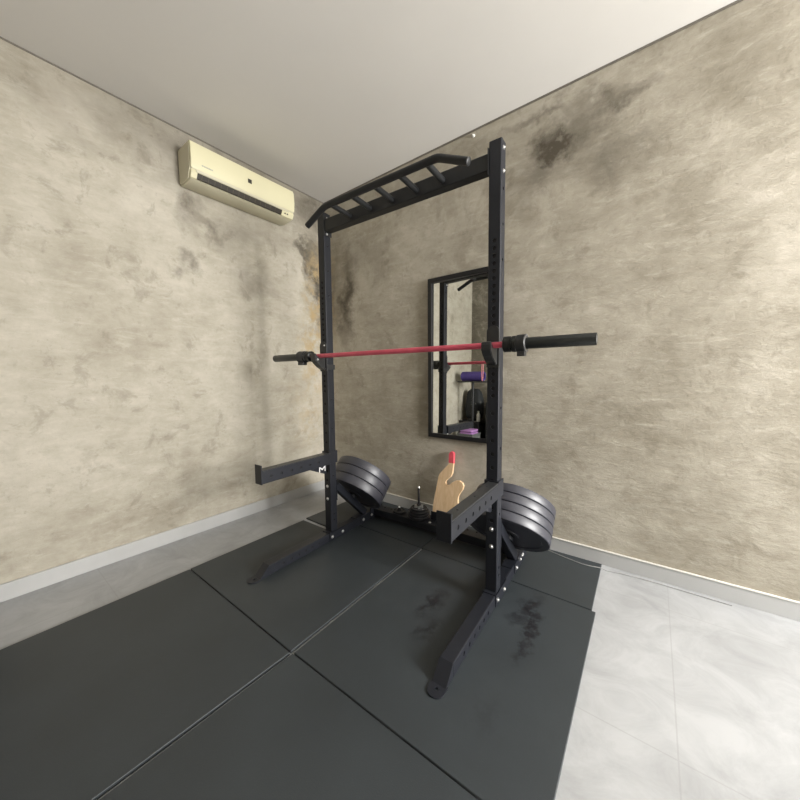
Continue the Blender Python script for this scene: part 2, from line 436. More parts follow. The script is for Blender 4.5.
# ------------------------------------------------------------------ rubber mats
MT = .012
def mat_slab(label, pts, group=None, rz=0.0):
    cx = sum(p[0] for p in pts) / len(pts); cy = sum(p[1] for p in pts) / len(pts)
    bm = nb()
    prism(bm, [(x - cx, y - cy) for x, y in pts], MT, lambda u, v, w: (u, v, w))
    bmesh.ops.bevel(bm, geom=[e for e in bm.edges if all(v.co.z > MT - 1e-5 for v in e.verts)], offset=.0015, segments=1, affect='EDGES')
    o = obj('rubber_mat', bm, M_MAT); o.location = (cx, cy, 0); o.rotation_euler = (0, 0, rz)
    tag(o, label, 'mat', 'black rubber gym mats on the floor')
    return o
g = .0025
mat_slab('black rubber mat under the left foot of the rack, notched at its wall-side corner',
         [(-.985, -.785), (.031 - g, -.785), (.001 - g, .236), (-.655, .236), (-.655, .042), (-1.0, .042)])
mat_slab('black rubber mat under the right foot of the rack, with dark smudges on it',
         [(.044 + g, -.781), (1.028, -.765), (1.016, .234), (.016 + g, .236)])
mat_slab('black rubber mat reaching into the left corner behind the rack',
         [(-1.016, .082), (-.662, .082), (-.662, .242), (-.004, .242), (-.004, .722), (-1.012, .722)])
mat_slab('black rubber mat behind the right upright, cable lying along its wall-side edge',
         [(.002, .243), (.999, .241), (.989, .724), (.002, .724)])
mat_slab('black rubber mat in the left foreground, cut off by the photo edge',
         [(-.975, -1.79), (.013 - g, -1.79), (.033 - g, -.792), (-.982, -.792)])
mat_slab('black rubber mat in the right foreground, beside the pale floor',
         [(.024 + g, -1.79), (1.035, -1.77), (1.030, -.771), (.042 + g, -.787)])

# thin cable on the mat along the back wall
pts = [(.30, .700), (.50, .712), (.66, .704), (.78, .676), (.88, .655), (.93, .654), (1.00, .672), (1.10, .694), (1.25, .705), (1.55, .700)]
def catmull(P, n=8):
    out = []
    P = [Vector(p) for p in P]
    for i in range(len(P) - 1):
        a, b, c, d = P[max(i - 1, 0)], P[i], P[i + 1], P[min(i + 2, len(P) - 1)]
        for k in range(n):
            s = k / n
            out.append(.5 * ((2 * b) + (c - a) * s + (2 * a - 5 * b + 4 * c - d) * s * s + (3 * b - a - 3 * c + d) * s ** 3))
    return out + [P[-1]]
def fz(x): return MT + .0025 if x < .985 else (.003 if x > 1.02 else .003 + MT * (1.02 - x) / .035)
bm = nb(); pipe(bm, [(p.x, p.y, fz(p.x)) for p in catmull([(x, y, 0) for x, y in pts])], .0022, 8)
tag(obj('cable', bm, M_CABLE, smooth=1.0), 'thin pale cable lying on mat and floor along the back wall', 'cable')

# ------------------------------------------------------------------ power rack (rack frame)
RW, RH, HT, Z0 = .585, .03, 2.230, MT          # upright centres, half tube, height, top of mats
rack = thing('power_rack', 'black steel half rack with pull-up bar standing on the rubber mats', 'squat rack', (0, 0, Z0), rack=True)
ZF = Z0 + .06                                     # top of foot tubes
dense = [1.06 + .0345 * k for k in range(22)]
sparse = [.44 + .0667 * k for k in range(9)]
front_holes = [(z - ZF, .0102) for z in sparse + dense]
side_holes = [(z - ZF, .0075) for z in (.155, .195, .47, .80, 1.0, 1.70, 1.86, 2.02)]
bracket_x = {}
for s in (-1, 1):
    x = s * RW
    bm = nb()
    tube(bm, .06, .06, HT - ZF, Matrix.Translation((x, 0, ZF)), px=side_holes, nx=side_holes, py=front_holes, ny=front_holes, c=.005)
    up_ = obj('upright', bm, [M_BLACK, M_HOLE], rack)
    for z in (.397, .308): bolt(up_, (x, -.030, z), (0, -1, 0))
    for z in (2.198, 2.095):
        bolt(up_, (x + .030, -.004 if z > 2.1 else -.004, z), (1, 0, 0), .007)
    # welded shoe that straddles the foot tube
    bm = nb()
    box(bm, x - .035, x + .035, -.052, .115, ZF, ZF + .005, .001)
    for q in (-1, 1): box(bm, x + q * .0305 - (.0045 if q < 0 else 0), x + q * .0305 + (.0045 if q > 0 else 0), -.052, .115, Z0 + .004, ZF + .005, .001)
    sh = obj('upright_shoe', bm, M_BLACK, rack)
    for q in (-1, 1):
        for y in (-.027, .074): bolt(sh, (x + q * .035, y, .042), (q, 0, 0))
    # foot tube
    y0, y1 = -.515, .535
    fh = [(y - y0, .0092) for y in (-.42, -.365, -.31, -.255, -.20, -.145)]
    m = Matrix.Translation((x, y0, Z0 + .03)) @ Matrix.Rotation(-PI / 2, 4, 'X')
    bm = nb(); tube(bm, .06, .06, y1 - y0, m, px=fh, nx=fh, c=.004)
    ft = obj('base_foot', bm, [M_BLACK, M_HOLE], rack)
    # slanted toe with a round ground tab
    bm = nb()
    prism(bm, [(y0, Z0), (y0, Z0 + .06), (y0 - .002, Z0 + .06), (y0 - .064, Z0 + .003), (y0 - .064, Z0)], .058, lambda u, v, w: (x - .029 + w, u, v))
    obj('slanted_toe', bm, M_BLACK, ft)
    bm = nb()
    out = [(-.033, 0)] + [(-.033 * math.cos(a), -.030 - .033 * math.sin(a)) for a in [k * PI / 12 for k in range(13)]] + [(.033, 0)]
    t = bmesh.new()
    vs = [t.verts.new((u, v, 0)) for u, v in out]
    for i in range(len(vs)): t.edges.new((vs[i], vs[(i + 1) % len(vs)]))
    hr = [t.verts.new((.007 * math.cos(2 * PI * k / 14), -.028 + .007 * math.sin(2 * PI * k / 14), 0)) for k in range(14)]
    for k in range(14): t.edges.new((hr[k], hr[(k + 1) % 14]))
    bmesh.ops.triangle_fill(t, use_beauty=True, edges=t.edges[:])
    r = bmesh.ops.extrude_face_region(t, geom=t.faces[:]); bmesh.ops.translate(t, verts=[v for v in r['geom'] if isinstance(v, bmesh.types.BMVert)], vec=(0, 0, .006))
    bmesh.ops.translate(t, verts=t.verts, vec=(x, y0 - .052, Z0))
    obj('ground_tab', t, M_BLACK, ft); bm.free()
    # diagonal brace from the upright down to the rear of the foot
    L = math.hypot(.325, .325) - .03
    m = Matrix.Translation((x, .040, .388)) @ Matrix.Rotation(-PI * .75, 4, 'X')
    bm = nb(); tube(bm, .05, .05, L, m, c=.004)
    box(bm, x - .030, x + .030, .030, .036, .285, .43, .001)
    box(bm, x - .030, x + .030, .225, .405, ZF, ZF + .005, .001)
    for q in (-1, 1): box(bm, x + q * .0305 - (.004 if q < 0 else 0), x + q * .0305 + (.004 if q > 0 else 0), .270, .345, Z0 + .012, ZF + .005, .001)
    br = obj('diagonal_brace', bm, M_BLACK, rack)
    for q in (-1, 1): bolt(br, (x + q * .0345, .303, .045), (q, 0, 0))
    # storage horn square to the brace
    n = Vector((0, math.sin(.775), math.cos(.775))); p0 = Vector((x, .2265, .2595)) - n * .012
    bm = nb(); rod(bm, p0, p0 + n * .205, .0235, 24); rod(bm, p0 - n * .012, p0 + n * .004, .036, 24)
    obj('storage_horn', bm, M_BLACK, rack, smooth=.7)

# crossbeam between the uprights
bm = nb()
m = Matrix.Translation((-RW + .036, 0, 2.1465)) @ Matrix.Rotation(PI / 2, 4, 'Y')
tube(bm, .077, .056, 2 * RW - .072, m, c=.005)
for s in (-1, 1): box(bm, s * (RW - .033) - .0025, s * (RW - .033) + .0025, -.034, .034, 2.085, 2.205, .001)
cb = obj('crossbeam', bm, M_BEAM, rack)
bolt(cb, (-RW + .0360, -.010, 2.094), (1, 0, 0), .006)
# multi-grip pull-up bar in front of the beam
bm = nb()
core = [(-.522, -.19, 2.079), (-.39, -.19, 2.139), (-.372, -.19, 2.1455), (-.352, -.19, 2.147), (.352, -.19, 2.147), (.372, -.19, 2.1455), (.39, -.19, 2.139), (.525, -.19, 2.076)]
pipe(bm, core, .0175, 18)
pb = obj('pull_up_bar', bm, M_BEAM, rack, smooth=.7)
for x in (-.32, -.16, 0, .16, .315):
    bm = nb(); rod(bm, (x, -.181, 2.146), (x, -.027, 2.140), .0155, 18)
    obj('grip_rung', bm, M_BEAM, pb, smooth=.7)
for s in (-1, 1):
    bm = nb(); lathe(bm, [(0, 0), (.0172, 0), (.0172, .003), (.012, .006), (0, .006)], 18,
        Matrix.Translation((s * .5225, -.19, 2.0785 if s < 0 else 2.0765)) @ Matrix.Rotation(s * (PI / 2 + .42), 4, 'Y'))
    o = obj('end_cap', bm, M_BEAM, pb, smooth=.7)

# rear crossmember with its end plates and top holes
bm = nb()
m = Matrix.Translation((-RW + .036, .475, .062)) @ Matrix.Rotation(PI / 2, 4, 'Y')
th = [(.06 + k * .0655, .008, .022) for k in range(17)]
tube(bm, .056, .095, 2 * RW - .072, m, nx=th, c=.004)
for s in (-1, 1): box(bm, s * (RW - .033) - .003, s * (RW - .033) + .003, .385, .535, Z0 + .002, .105, .001)
rc = obj('rear_crossmember', bm, [M_BLACK, M_HOLE], rack)
for s in (-1, 1):
    for y in (.398, .449): bolt(rc, (s * RW + (.030 if s > 0 else .036), y, .050 if y < .42 else .058), (1, 0, 0))
bolt(rc, (-.045, .455, .090), (0, 0, 1), .009)
bm = nb(); box(bm, -.068, .10, .512, .520, .088, .150, .002); obj('rear_stop_plate', bm, M_BLACK, rack)
bolt(rc, (RW + .030, .430, .058), (1, 0, 0), .007)

# ------------------------------------------------------------------ hooks holding the bar
def hook(x, label):
    t = thing('bar_hook', label, 'bar hook', (x, -.03, 1.16), rack=True, group='hooks holding the barbell on the rack')
    bm = nb()
    # rounded steel back plate
    out = [(-.030, 1.195), (.030, 1.195), (.030, 1.365)] + [(.030 * math.cos(a), 1.365 + .028 * math.sin(a)) for a in [k * PI / 10 for k in range(1, 10)]] + [(-.030, 1.365)]
    prism(bm, out, .007, lambda u, v, w: (x + u, -.0305 - w, v))
    # wrap-around lower strap on the upright
    if x < 0:
        for q in (-1, 1): box(bm, x + q * .031 - (.004 if q < 0 else 0), x + q * .031 + (.004 if q > 0 else 0), -.036, .036, 1.206, 1.240, .001)
    obj('back_plate', bm, M_LINER, t)
    # curved hook seen from the side
    o_ = [(-.037, 1.207), (-.054, 1.210), (-.080, 1.224), (-.108, 1.247), (-.126, 1.270), (-.129, 1.296), (-.126, 1.308), (-.121, 1.311), (-.115, 1.306),
          (-.110, 1.296), (-.103, 1.286), (-.092, 1.2795), (-.076, 1.2795), (-.064, 1.286), (-.058, 1.296), (-.050, 1.310), (-.037, 1.318)]
    bm = nb(); prism(bm, o_, .046, lambda u, v, w: (x - .023 + w, u, v))
    bmesh.ops.bevel(bm, geom=[e for e in bm.edges if abs(e.verts[0].co.x - e.verts[1].co.x) < 1e-6], offset=.003, segments=2, affect='EDGES')
    obj('plastic_cradle', bm, M_LINER, t)
    if x < 0:
        for z in (1.368, 1.213): bolt(t, (x + .015, -.0375, z), (0, -1, 0), .005)
        bolt(t, (x + .023, -.105, 1.272), (1, 0, 0), .005)
    return t
hook(-RW, 'black bar hook on the left upright, under the far end of the barbell')
hook(RW, 'black bar hook on the right upright, under the near end of the barbell')

# ------------------------------------------------------------------ barbell
BZ, BY = 1.2955, -.085
bar = thing('barbell', 'barbell with thin pinkish-red shaft and black sleeves, racked unloaded on the hooks', 'barbell', (0, BY, BZ), rack=True)
bm = nb(); rod(bm, (-.66, BY, BZ), (.66, BY, BZ), .0142, 24)
obj('shaft', bm, M_REDBAR, bar, smooth=.7)
for s, e in ((-1, 1.047), (1, 1.016)):
    bm = nb()
    m = Matrix.Translation((0, BY, BZ)) @ Matrix.Rotation(s * PI / 2, 4, 'Y')
    lathe(bm, [(0, .66), (.0245, .66), (.0250, .70), (.0250, e - .003), (.0235, e), (.018, e), (.018, e - .002), (0, e - .002)], 32, m)
    sl = obj('sleeve', bm, M_SLEEVE, bar, smooth=.7); sl['label'] = 'black sleeve'
    bm = nb()
    k = .012 if s > 0 else 0
    lathe(bm, [(.0142, .642 + k), (.031, .642 + k), (.0355, .645 + k), (.0355, .672 + k), (.032, .674 + k), (.032, .680 + k), (.036, .682 + k), (.036, .695 + k), (.034, .698 + k), (.025, .698 + k)], 32, m)
    obj('sleeve_collar', bm, M_SLEEVE, sl, smooth=.6)
    bm = nb(); lathe(bm, [(0, e - .001), (.0178, e - .001), (.0178, e - .002), (0, e - .002)], 24, m)
    c = obj('end_disc', bm, M_CAP, sl); c['label'] = 'grey end disc'
def clamp(s, a, b, label):
    t = thing('clamp_collar', label, 'collar', (s * (a + b) / 2, BY, BZ), rack=True, group='lever collars on the barbell sleeves')
    m = Matrix.Translation((0, BY, BZ)) @ Matrix.Rotation(s * PI / 2, 4, 'Y')
    bm = nb(); lathe(bm, [(.0252, a), (.036, a), (.0395, a + .004), (.0395, b - .010), (.0405, b - .008), (.0405, b - .002), (.038, b), (.0252, b), (.0252, a)], 32, m)
    obj('ring', bm, M_LINER, t, smooth=.6)
    bm = nb(); x0, x1 = sorted((s * (a + .006), s * (b - .002)))
    box(bm, x0, x1, BY - .024, BY + .010, BZ - .056, BZ - .034, .003)
    obj('clamp_lever', bm, M_LINER, t)
    bm = nb(); lathe(bm, [(.0385, b - .0015), (.0385, b + .0008), (.031, b + .0008), (.031, b - .0015)], 32, m)
    o = obj('edge_ring', bm, M_RING, t, smooth=.6); o['label'] = 'grey edge ring with painted highlight'
clamp(1, .711, .752, 'black lever collar clamped on the near, right-hand barbell sleeve')
clamp(-1, .699, .763, 'black lever collar clamped on the far, left-hand barbell sleeve')

# ------------------------------------------------------------------ spotter arms
def M_mark(bm, f, h=1.0):
    """letter M out of four strokes, in a box 1 wide and 1 high"""
    w = .14
    prism(bm, [(0, 0), (w, 0), (w, 1), (0, 1)], 1, f); prism(bm, [(1 - w, 0), (1, 0), (1, 1), (1 - w, 1)], 1, f)
    prism(bm, [(w, 1), (w, .70), (.5, .28), (.5, .62)], 1, f); prism(bm, [(1 - w, 1), (.5, .62), (.5, .28), (1 - w, .70)], 1, f)
def arm(x, label, col, mlabel):
    t = thing('spotter_arm', label, 'safety arm', (x, -.03, .562), rack=True, group='safety arms on the uprights')
    ya, zb, zt = -.550, .562, .634
    bm = nb()
    m = Matrix.Translation((x, ya, (zb + zt) / 2)) @ Matrix.Rotation(-PI / 2, 4, 'X')
    hs = [(y - ya, .0098) for y in (-.495, -.425, -.355, -.285, -.215, -.145)]
    tube(bm, .056, zt - zb, -.034 - ya, m, px=hs, nx=hs, c=.004)
    obj('arm_tube', bm, [M_BLACK, M_HOLE], t)
    bm = nb(); box(bm, x - .031, x + .031, ya - .007, ya, zb - .002, .670, .002)
    obj('end_plate', bm, M_BLACK, t)
    bm = nb(); box(bm, x - .026, x + .026, ya + .002, -.040, zt, zt + .005, .001)
    ln = obj('top_liner', bm, M_LINER, t)
    for y in (-.44, -.27, -.12):
        bm = nb(); lathe(bm, [(0, 0), (.005, 0), (.004, .002), (0, .0025)], 12, Matrix.Translation((x, y, zt + .005))); obj('liner_screw', bm, M_IRON, ln)
    # bracket around the upright
    bm = nb()
    ux = math.copysign(RW, x)
    box(bm, ux - .036, ux + .036, -.037, -.0305, .560, .644, .001)
    box(bm, ux + .031, ux + .036, -.036, .038, .560, .644, .001); box(bm, ux - .036, ux - .031, -.036, .038, .560, .644, .001)
    obj('upright_bracket', bm, M_BLACK, t)
    # gusset below with the mark
    bm = nb(); prism(bm, [(-.215, zb), (-.0375, zb), (-.0375, .492), (-.055, .492)], .006, lambda u, v, w: (ux + .003 - w, u, v))
    gs = obj('gusset', bm, M_BLACK, t)
    bm = nb(); M_mark(bm, lambda u, v, w: (ux + .0031 + w * .0006, -.102 + u * .056, .512 + v * .036))
    mk = obj('letter_mark', bm, col, gs); mk['label'] = mlabel
    return t
arm(-.565, 'black spotter arm on the left upright, white letter M on its gusset', M_WHITE, 'white letter M')
arm(.595, 'black spotter arm on the right upright, reaching toward the viewer', M_GREYP, 'grey letter M')

# ------------------------------------------------------------------ bumper plates on the storage horns
def bumper(th):
    t = bpy.data.objects.new('bumper_plate', None); C.objects.link(t); t['category'] = 'weight plate'
    R = .225; h = .0255
    bm = nb()
    lathe(bm, [(h, 0), (.060, 0), (.064, .004), (.180, .006), (.186, .001), (R - .006, .0005), (R - .0015, .003), (R, .008), (R, th - .008), (R - .0015, th - .003), (R - .006, th - .0005),
               (.186, th - .001), (.180, th - .006), (.064, th - .004), (.060, th), (h, th), (h, 0)], 72)
    obj('rubber_disc', bm, M_BUMPER, t, smooth=.5, local=True)
    bm = nb(); lathe(bm, [(.0252, -.0004), (.046, -.0004), (.048, .002), (.048, .003)], 32)
    lathe(bm, [(.0252, th + .0004), (.046, th + .0004), (.048, th - .002), (.048, th - .003)], 32); lathe(bm, [(.0252, 0), (.0252, th)], 32)
    hb = obj('steel_hub', bm, M_IRON, t, smooth=.5, local=True)
    return t
def stack(x, n, tot, y, z, th_, labels, group):
    t_ = tot / n; proto = bumper(t_ - .0015)
    base = RK @ Matrix.Translation((x, y, z)) @ Matrix.Rotation(-th_, 4, 'X')
    for k in range(n):
        o = proto if k == 0 else copy_tree(proto)
        o.matrix_world = base @ Matrix.Translation((0, 0, k * t_)) @ Matrix.Rotation(k * 1.3, 4, 'Z')
        o['label'] = labels[k]; o['group'] = group
stack(RW, 4, .206, .222, .268, .765, [
    'black rubber bumper plate lowest of the four on the right horn',
    'black bumper plate second from the bottom of the four on the right horn',
    'black bumper plate third from the bottom of the four on the right horn',
    'black bumper plate topmost of the four on the right horn, nearest the wall'], 'bumper plates on the right storage horn')
stack(-RW, 3, .206, .228, .262, .775, [
    'thick black rubber bumper plate, lowest of the three behind the left upright',
    'black bumper plate in the middle of the three behind the left upright',
    'black bumper plate topmost of the three behind the left upright, nearest the wall'], 'bumper plates on the left storage horn')

# ------------------------------------------------------------------ small plates on a pin, on the rear crossmember
PX, PY, PZ = -.160, .490, .0905
pin = thing('loading_pin', 'upright black pin with a bright tip holding the small plates on the rear crossmember', 'loading pin', (PX, PY, PZ), rack=True)
bm = nb(); rod(bm, (PX, PY, PZ), (PX, PY, .318), .0085, 16); rod(bm, (PX, PY, PZ), (PX, PY, PZ + .004), .035, 24)
obj('pin_rod', bm, M_IRON, pin, smooth=.7)
bm = nb(); rod(bm, (PX, PY, .318), (PX, PY, .328), .0105, 16, .008); o = obj('pin_tip', bm, M_CHROME, pin, smooth=.7); o['label'] = 'bright metal tip'
def small_plate(cx, cy, z, r, th, label, group=None, bore=.0095):
    bm = nb()
    lathe(bm, [(bore, 0), (r * .35, 0), (r * .40, .003), (r * .80, .003), (r * .85, 0), (r - .003, 0), (r, .003), (r, th - .003), (r - .003, th), (r * .85, th),
               (r * .80, th - .003), (r * .40, th - .003), (r * .35, th), (bore, th), (bore, 0)], 40)
    o = obj('small_plate', bm, M_IRON, smooth=.5); o.matrix_world = RK @ Matrix.Translation((cx, cy, z))
    tag(o, label, 'weight plate', group); return o
gp = 'small plates on the loading pin'
small_plate(PX, PY, PZ + .0045, .084, .019, 'small black iron plate lowest on the pin, widest of the little stack', gp)
small_plate(PX, PY, PZ + .0240, .082, .019, 'small black iron plate second from the bottom on the pin', gp)
small_plate(PX, PY, PZ + .0435, .074, .018, 'small black iron plate third from the bottom on the pin', gp)
small_plate(PX, PY, PZ + .0620, .062, .016, 'smallest black iron plate, topmost on the pin under the nut', gp)
nut = thing('star_nut', 'star-shaped locking nut with bright lobes on top of the little plates', 'nut', (PX, PY, PZ + .0785), rack=True)
bm = nb()
out = [((.030 + .008 * math.cos(6 * a)) * math.cos(a), (.030 + .008 * math.cos(6 * a)) * math.sin(a)) for a in [2 * PI * k / 48 for k in range(48)]]
prism(bm, out, .012, lambda u, v, w: (PX + u, PY + v, PZ + .0785 + w)); obj('lobed_ring', bm, M_CHROME, nut)
bm = nb(); lathe(bm, [(.0095, .012), (.016, .012), (.016, .026), (.0095, .026)], 20, Matrix.Translation((PX, PY, PZ + .0785))); obj('nut_neck', bm, M_IRON, nut, smooth=.6)
# loose small plate with a spin lock to its left
lx, ly = -.335, .480
small_plate(lx, ly, PZ + .0005, .050, .018, 'little black disc lying alone on the rear crossmember, left of the stacked plates')
nut2 = thing('spin_lock', 'little bright spin lock on the lone black disc', 'nut', (lx, ly, PZ + .0185), rack=True)
bm = nb(); lathe(bm, [(0, 0), (.017, 0), (.017, .008), (.010, .010), (.010, .022), (0, .022)], 18, Matrix.Translation((lx, ly, PZ + .0188))); obj('lock_body', bm, M_IRON, nut2, smooth=.6)
bm = nb(); lathe(bm, [(0, 0), (.010, 0), (.008, .005), (0, .006)], 18, Matrix.Translation((lx, ly, PZ + .0410))); o = obj('lock_tip', bm, M_CHROME, nut2, smooth=.6); o['label'] = 'chrome tip'

# ------------------------------------------------------------------ hand-shaped board leaning on the wall
# outline given as (x, height) on the board's own face
HO = [(-.150, .0), (.095, .0)]
HAND = [(-.138, .000), (-.132, .130), (-.099, .345), (-.089, .374), (-.015, .456), (-.013, .470), (.004, .470), (.026, .470), (.022, .415), (.020, .390), (.008, .362),
        (-.026, .336), (-.036, .318), (-.032, .300), (-.018, .292), (-.002, .296), (.022, .322), (.052, .342), (.082, .346), (.108, .334), (.118, .312), (.112, .282), (.090, .250),
        (.076, .222), (.074, .196), (.080, .165), (.092, .120), (.098, .060), (.096, .000)]
hb_x, hb_y = -.004, .655
hand = thing('hand_shaped_board', 'pale plywood pointing-hand board with red fingertip, leaning on the back wall', 'wooden board', (hb_x, hb_y, MT), rack=True)
def smooth_outline(P, n=4):
    out = []; N = len(P)
    P = [Vector((a, b, 0)) for a, b in P]
    for i in range(N):
        a, b, c, d = P[i - 1], P[i], P[(i + 1) % N], P[(i + 2) % N]
        if (c - b).length > .07: out.append((b.x, b.y)); continue
        for k in range(n):
            s = k / n
            q = .5 * ((2 * b) + (c - a) * s + (2 * a - 5 * b + 4 * c - d) * s * s + (3 * b - a - 3 * c + d) * s ** 3)
            out.append((q.x, q.y))
    return out
HSC = 1.0
lean = math.radians(6)
LM = Matrix.Translation((hb_x, hb_y, MT + .002)) @ Matrix.Rotation(-lean, 4, 'X')
def hand_piece(P, th, off=0.0):
    bm = nb(); prism(bm, P, th, lambda u, v, w: (u, off + w, v))
    bmesh.ops.bevel(bm, geom=[e for e in bm.edges if abs(e.verts[0].co.y - e.verts[1].co.y) < 1e-6], offset=.0015, segments=1, affect='EDGES')
    bmesh.ops.transform(bm, matrix=LM, verts=bm.verts)
    return bm
obj('board', hand_piece([(a, b) for a, b in HAND], .024), M_WOOD, hand)
tip = [(-.0145, .470), (-.0155, .535), (-.008, .552), (.004, .560), (.018, .556), (.027, .545), (.028, .470)]
o = obj('fingertip', hand_piece(tip, .026, -.001), M_REDP, hand); o['label'] = 'pinkish red painted fingertip'

# ------------------------------------------------------------------ wall mirror (room frame)
MX0, MX1, MZ0, MZ1 = -.245, .350, .664, 1.915
mir = thing('wall_mirror', 'tall black-framed mirror hanging on the concrete wall behind the right upright', 'mirror', ((MX0 + MX1) / 2, YB, MZ0))
FWd = .034
bm = nb()
# one ring-shaped frame with depth
def ring_box(bm, x0, x1, z0, z1, w, ya, yb):
    o = [(x0, z0), (x1, z0), (x1, z1), (x0, z1)]; i = [(x0 + w, z0 + w), (x1 - w, z0 + w), (x1 - w, z1 - w), (x0 + w, z1 - w)]
    V = {}
    for k, L_ in (('o', o), ('i', i)):
        for y in (ya, yb): V[k, y] = [bm.verts.new((a, y, b)) for a, b in L_]
    for k in range(4):
        j = (k + 1) % 4
        bm.faces.new((V['o', ya][k], V['o', ya][j], V['i', ya][j], V['i', ya][k])); bm.faces.new((V['o', yb][k], V['o', yb][j], V['i', yb][j], V['i', yb][k]))
        bm.faces.new((V['o', ya][k], V['o', ya][j], V['o', yb][j], V['o', yb][k])); bm.faces.new((V['i', ya][k], V['i', ya][j], V['i', yb][j], V['i', yb][k]))
ring_box(bm, MX0, MX1, MZ0, MZ1, FWd, YB - .030, YB - .001)
bmesh.ops.bevel(bm, geom=bm.edges[:], offset=.0015, segments=1, affect='EDGES')
obj('frame', bm, M_FRAME, mir)
bm = nb(); box(bm, MX0 + FWd - .004, MX1 - FWd + .004, YB - .019, YB - .016, MZ0 + FWd - .004, MZ1 - FWd + .004)
gl = obj('mirror_glass', bm, M_MIRROR, mir)
gl.matrix_local = Matrix.Translation((0, -.018, .6)) @ Matrix.Rotation(-.016, 4, 'Z') @ Matrix.Rotation(-.008, 4, 'X') @ Matrix.Translation((0, .018, -.6))

# ------------------------------------------------------------------ air conditioner on the left wall
AY0, AY1, AZ0, AZ1 = -.545, .258, 2.487, 2.735
ac = thing('air_conditioner', 'yellowed cream split air conditioner high on the left concrete wall', 'air conditioner', (XL, (AY0 + AY1) / 2, AZ0))
def ext(pts, y0, y1, bm=None, bev=.006):
    bm = bm or nb()
    prism(bm, pts, y1 - y0, lambda u, v, w: (XL + u, y0 + w, v))
    if bev: bmesh.ops.bevel(bm, geom=[e for e in bm.edges if abs(e.verts[0].co.y - e.verts[1].co.y) < 1e-6], offset=bev, segments=3, affect='EDGES')
    return bm
prof = [(.001, AZ0 + .010), (.05, AZ0), (.150, AZ0 + .003), (.168, AZ0 + .010), (.150, AZ0 + .022), (.150, AZ0 + .045), (.190, AZ0 + .062), (.192, AZ1 - .03), (.178, AZ1 - .006), (.150, AZ1), (.001, AZ1)]
obj('casing', ext(prof, AY0, AY1, bev=.010), M_ACB, ac, smooth=.5)
fp = [(.186, AZ0 + .072), (.196, AZ0 + .066), (.2005, AZ0 + .078), (.2035, AZ0 + .14), (.2005, AZ1 - .035), (.190, AZ1 - .010), (.170, AZ1 - .001), (.160, AZ1 - .004), (.180, AZ1 - .020), (.189, AZ1 - .05)]
obj('front_panel', ext(fp, AY0 + .003, AY1 - .003, bev=.003), M_ACW, ac, smooth=.5)
# outlet slot with dark inside, vanes and louver flap
bm = ext([(.151, AZ0 + .024), (.1735, AZ0 + .020), (.189, AZ0 + .046), (.186, AZ0 + .058), (.150, AZ0 + .046)], AY0 + .040, AY1 - .115, bev=0)
outlet = obj('air_outlet', bm, M_ACD, ac); outlet['label'] = 'dark air outlet slot'
for k in range(14):
    y = AY0 + .075 + k * .0425
    if y < AY1 - .12:
        bm = nb(); prism(bm, [(.160, AZ0 + .020), (.1735, AZ0 + .017), (.190, AZ0 + .045), (.176, AZ0 + .050)], .0025, lambda u, v, w: (XL + u, y + w, v)); obj('vane', bm, M_ACV, outlet)
bm = ext([(.1905, AZ0 + .047), (.1975, AZ0 + .050), (.1995, AZ0 + .062), (.1925, AZ0 + .062)], AY0 + .035, AY1 - .055, bev=.001)
obj('louver', bm, M_ACB, ac)
bm = ext([(.166, AZ0 + .012), (.176, AZ0 + .013), (.193, AZ0 + .045), (.190, AZ0 + .062), (.150, AZ0 + .062), (.150, AZ0 + .012)], AY0 + .006, AY0 + .045, bev=.002); obj('outlet_cheek', bm, M_ACW, ac)
bm = ext([(.166, AZ0 + .012), (.176, AZ0 + .013), (.193, AZ0 + .045), (.190, AZ0 + .062), (.150, AZ0 + .062), (.150, AZ0 + .012)], AY1 - .115, AY1 - .006, bev=.002)
ck = obj('outlet_cheek', bm, M_ACW, ac)
for y in (AY1 - .092, AY1 - .070):
    bm = nb(); box(bm, XL + .1845, XL + .1905, y, y + .010, AZ0 + .029, AZ0 + .037); o = obj('indicator', bm, M_ACD, ck); o['label'] = 'small dark indicator window'
bm = nb(); box(bm, XL + .203, XL + .2048, -.152, -.122, 2.620, 2.650, .001); o = obj('receiver_window', bm, M_ACD, ac); o['label'] = 'small square dark receiver window'
bm = nb()
y = AY0 + .070
for wd in (.010, .007, .009, .006, .009, .007, .008): box(bm, XL + .2015, XL + .2032, y, y + wd, 2.585, 2.593); y += wd + .0025
o = obj('badge', bm, M_ACG, ac); o['label'] = 'tiny faded grey wordmark'

# small pale wall plug under the ceiling
bm = nb(); lathe(bm, [(0, .0), (.012, .0), (.011, .006), (.005, .009), (.004, .018), (0, .019)], 16, Matrix.Translation((.125, YB, 2.845)) @ Matrix.Rotation(PI / 2, 4, 'X'))
tag(obj('wall_plug', bm, M_WHITEP, smooth=.7), 'small pale wall plug on the back wall close below the ceiling', 'wall plug')

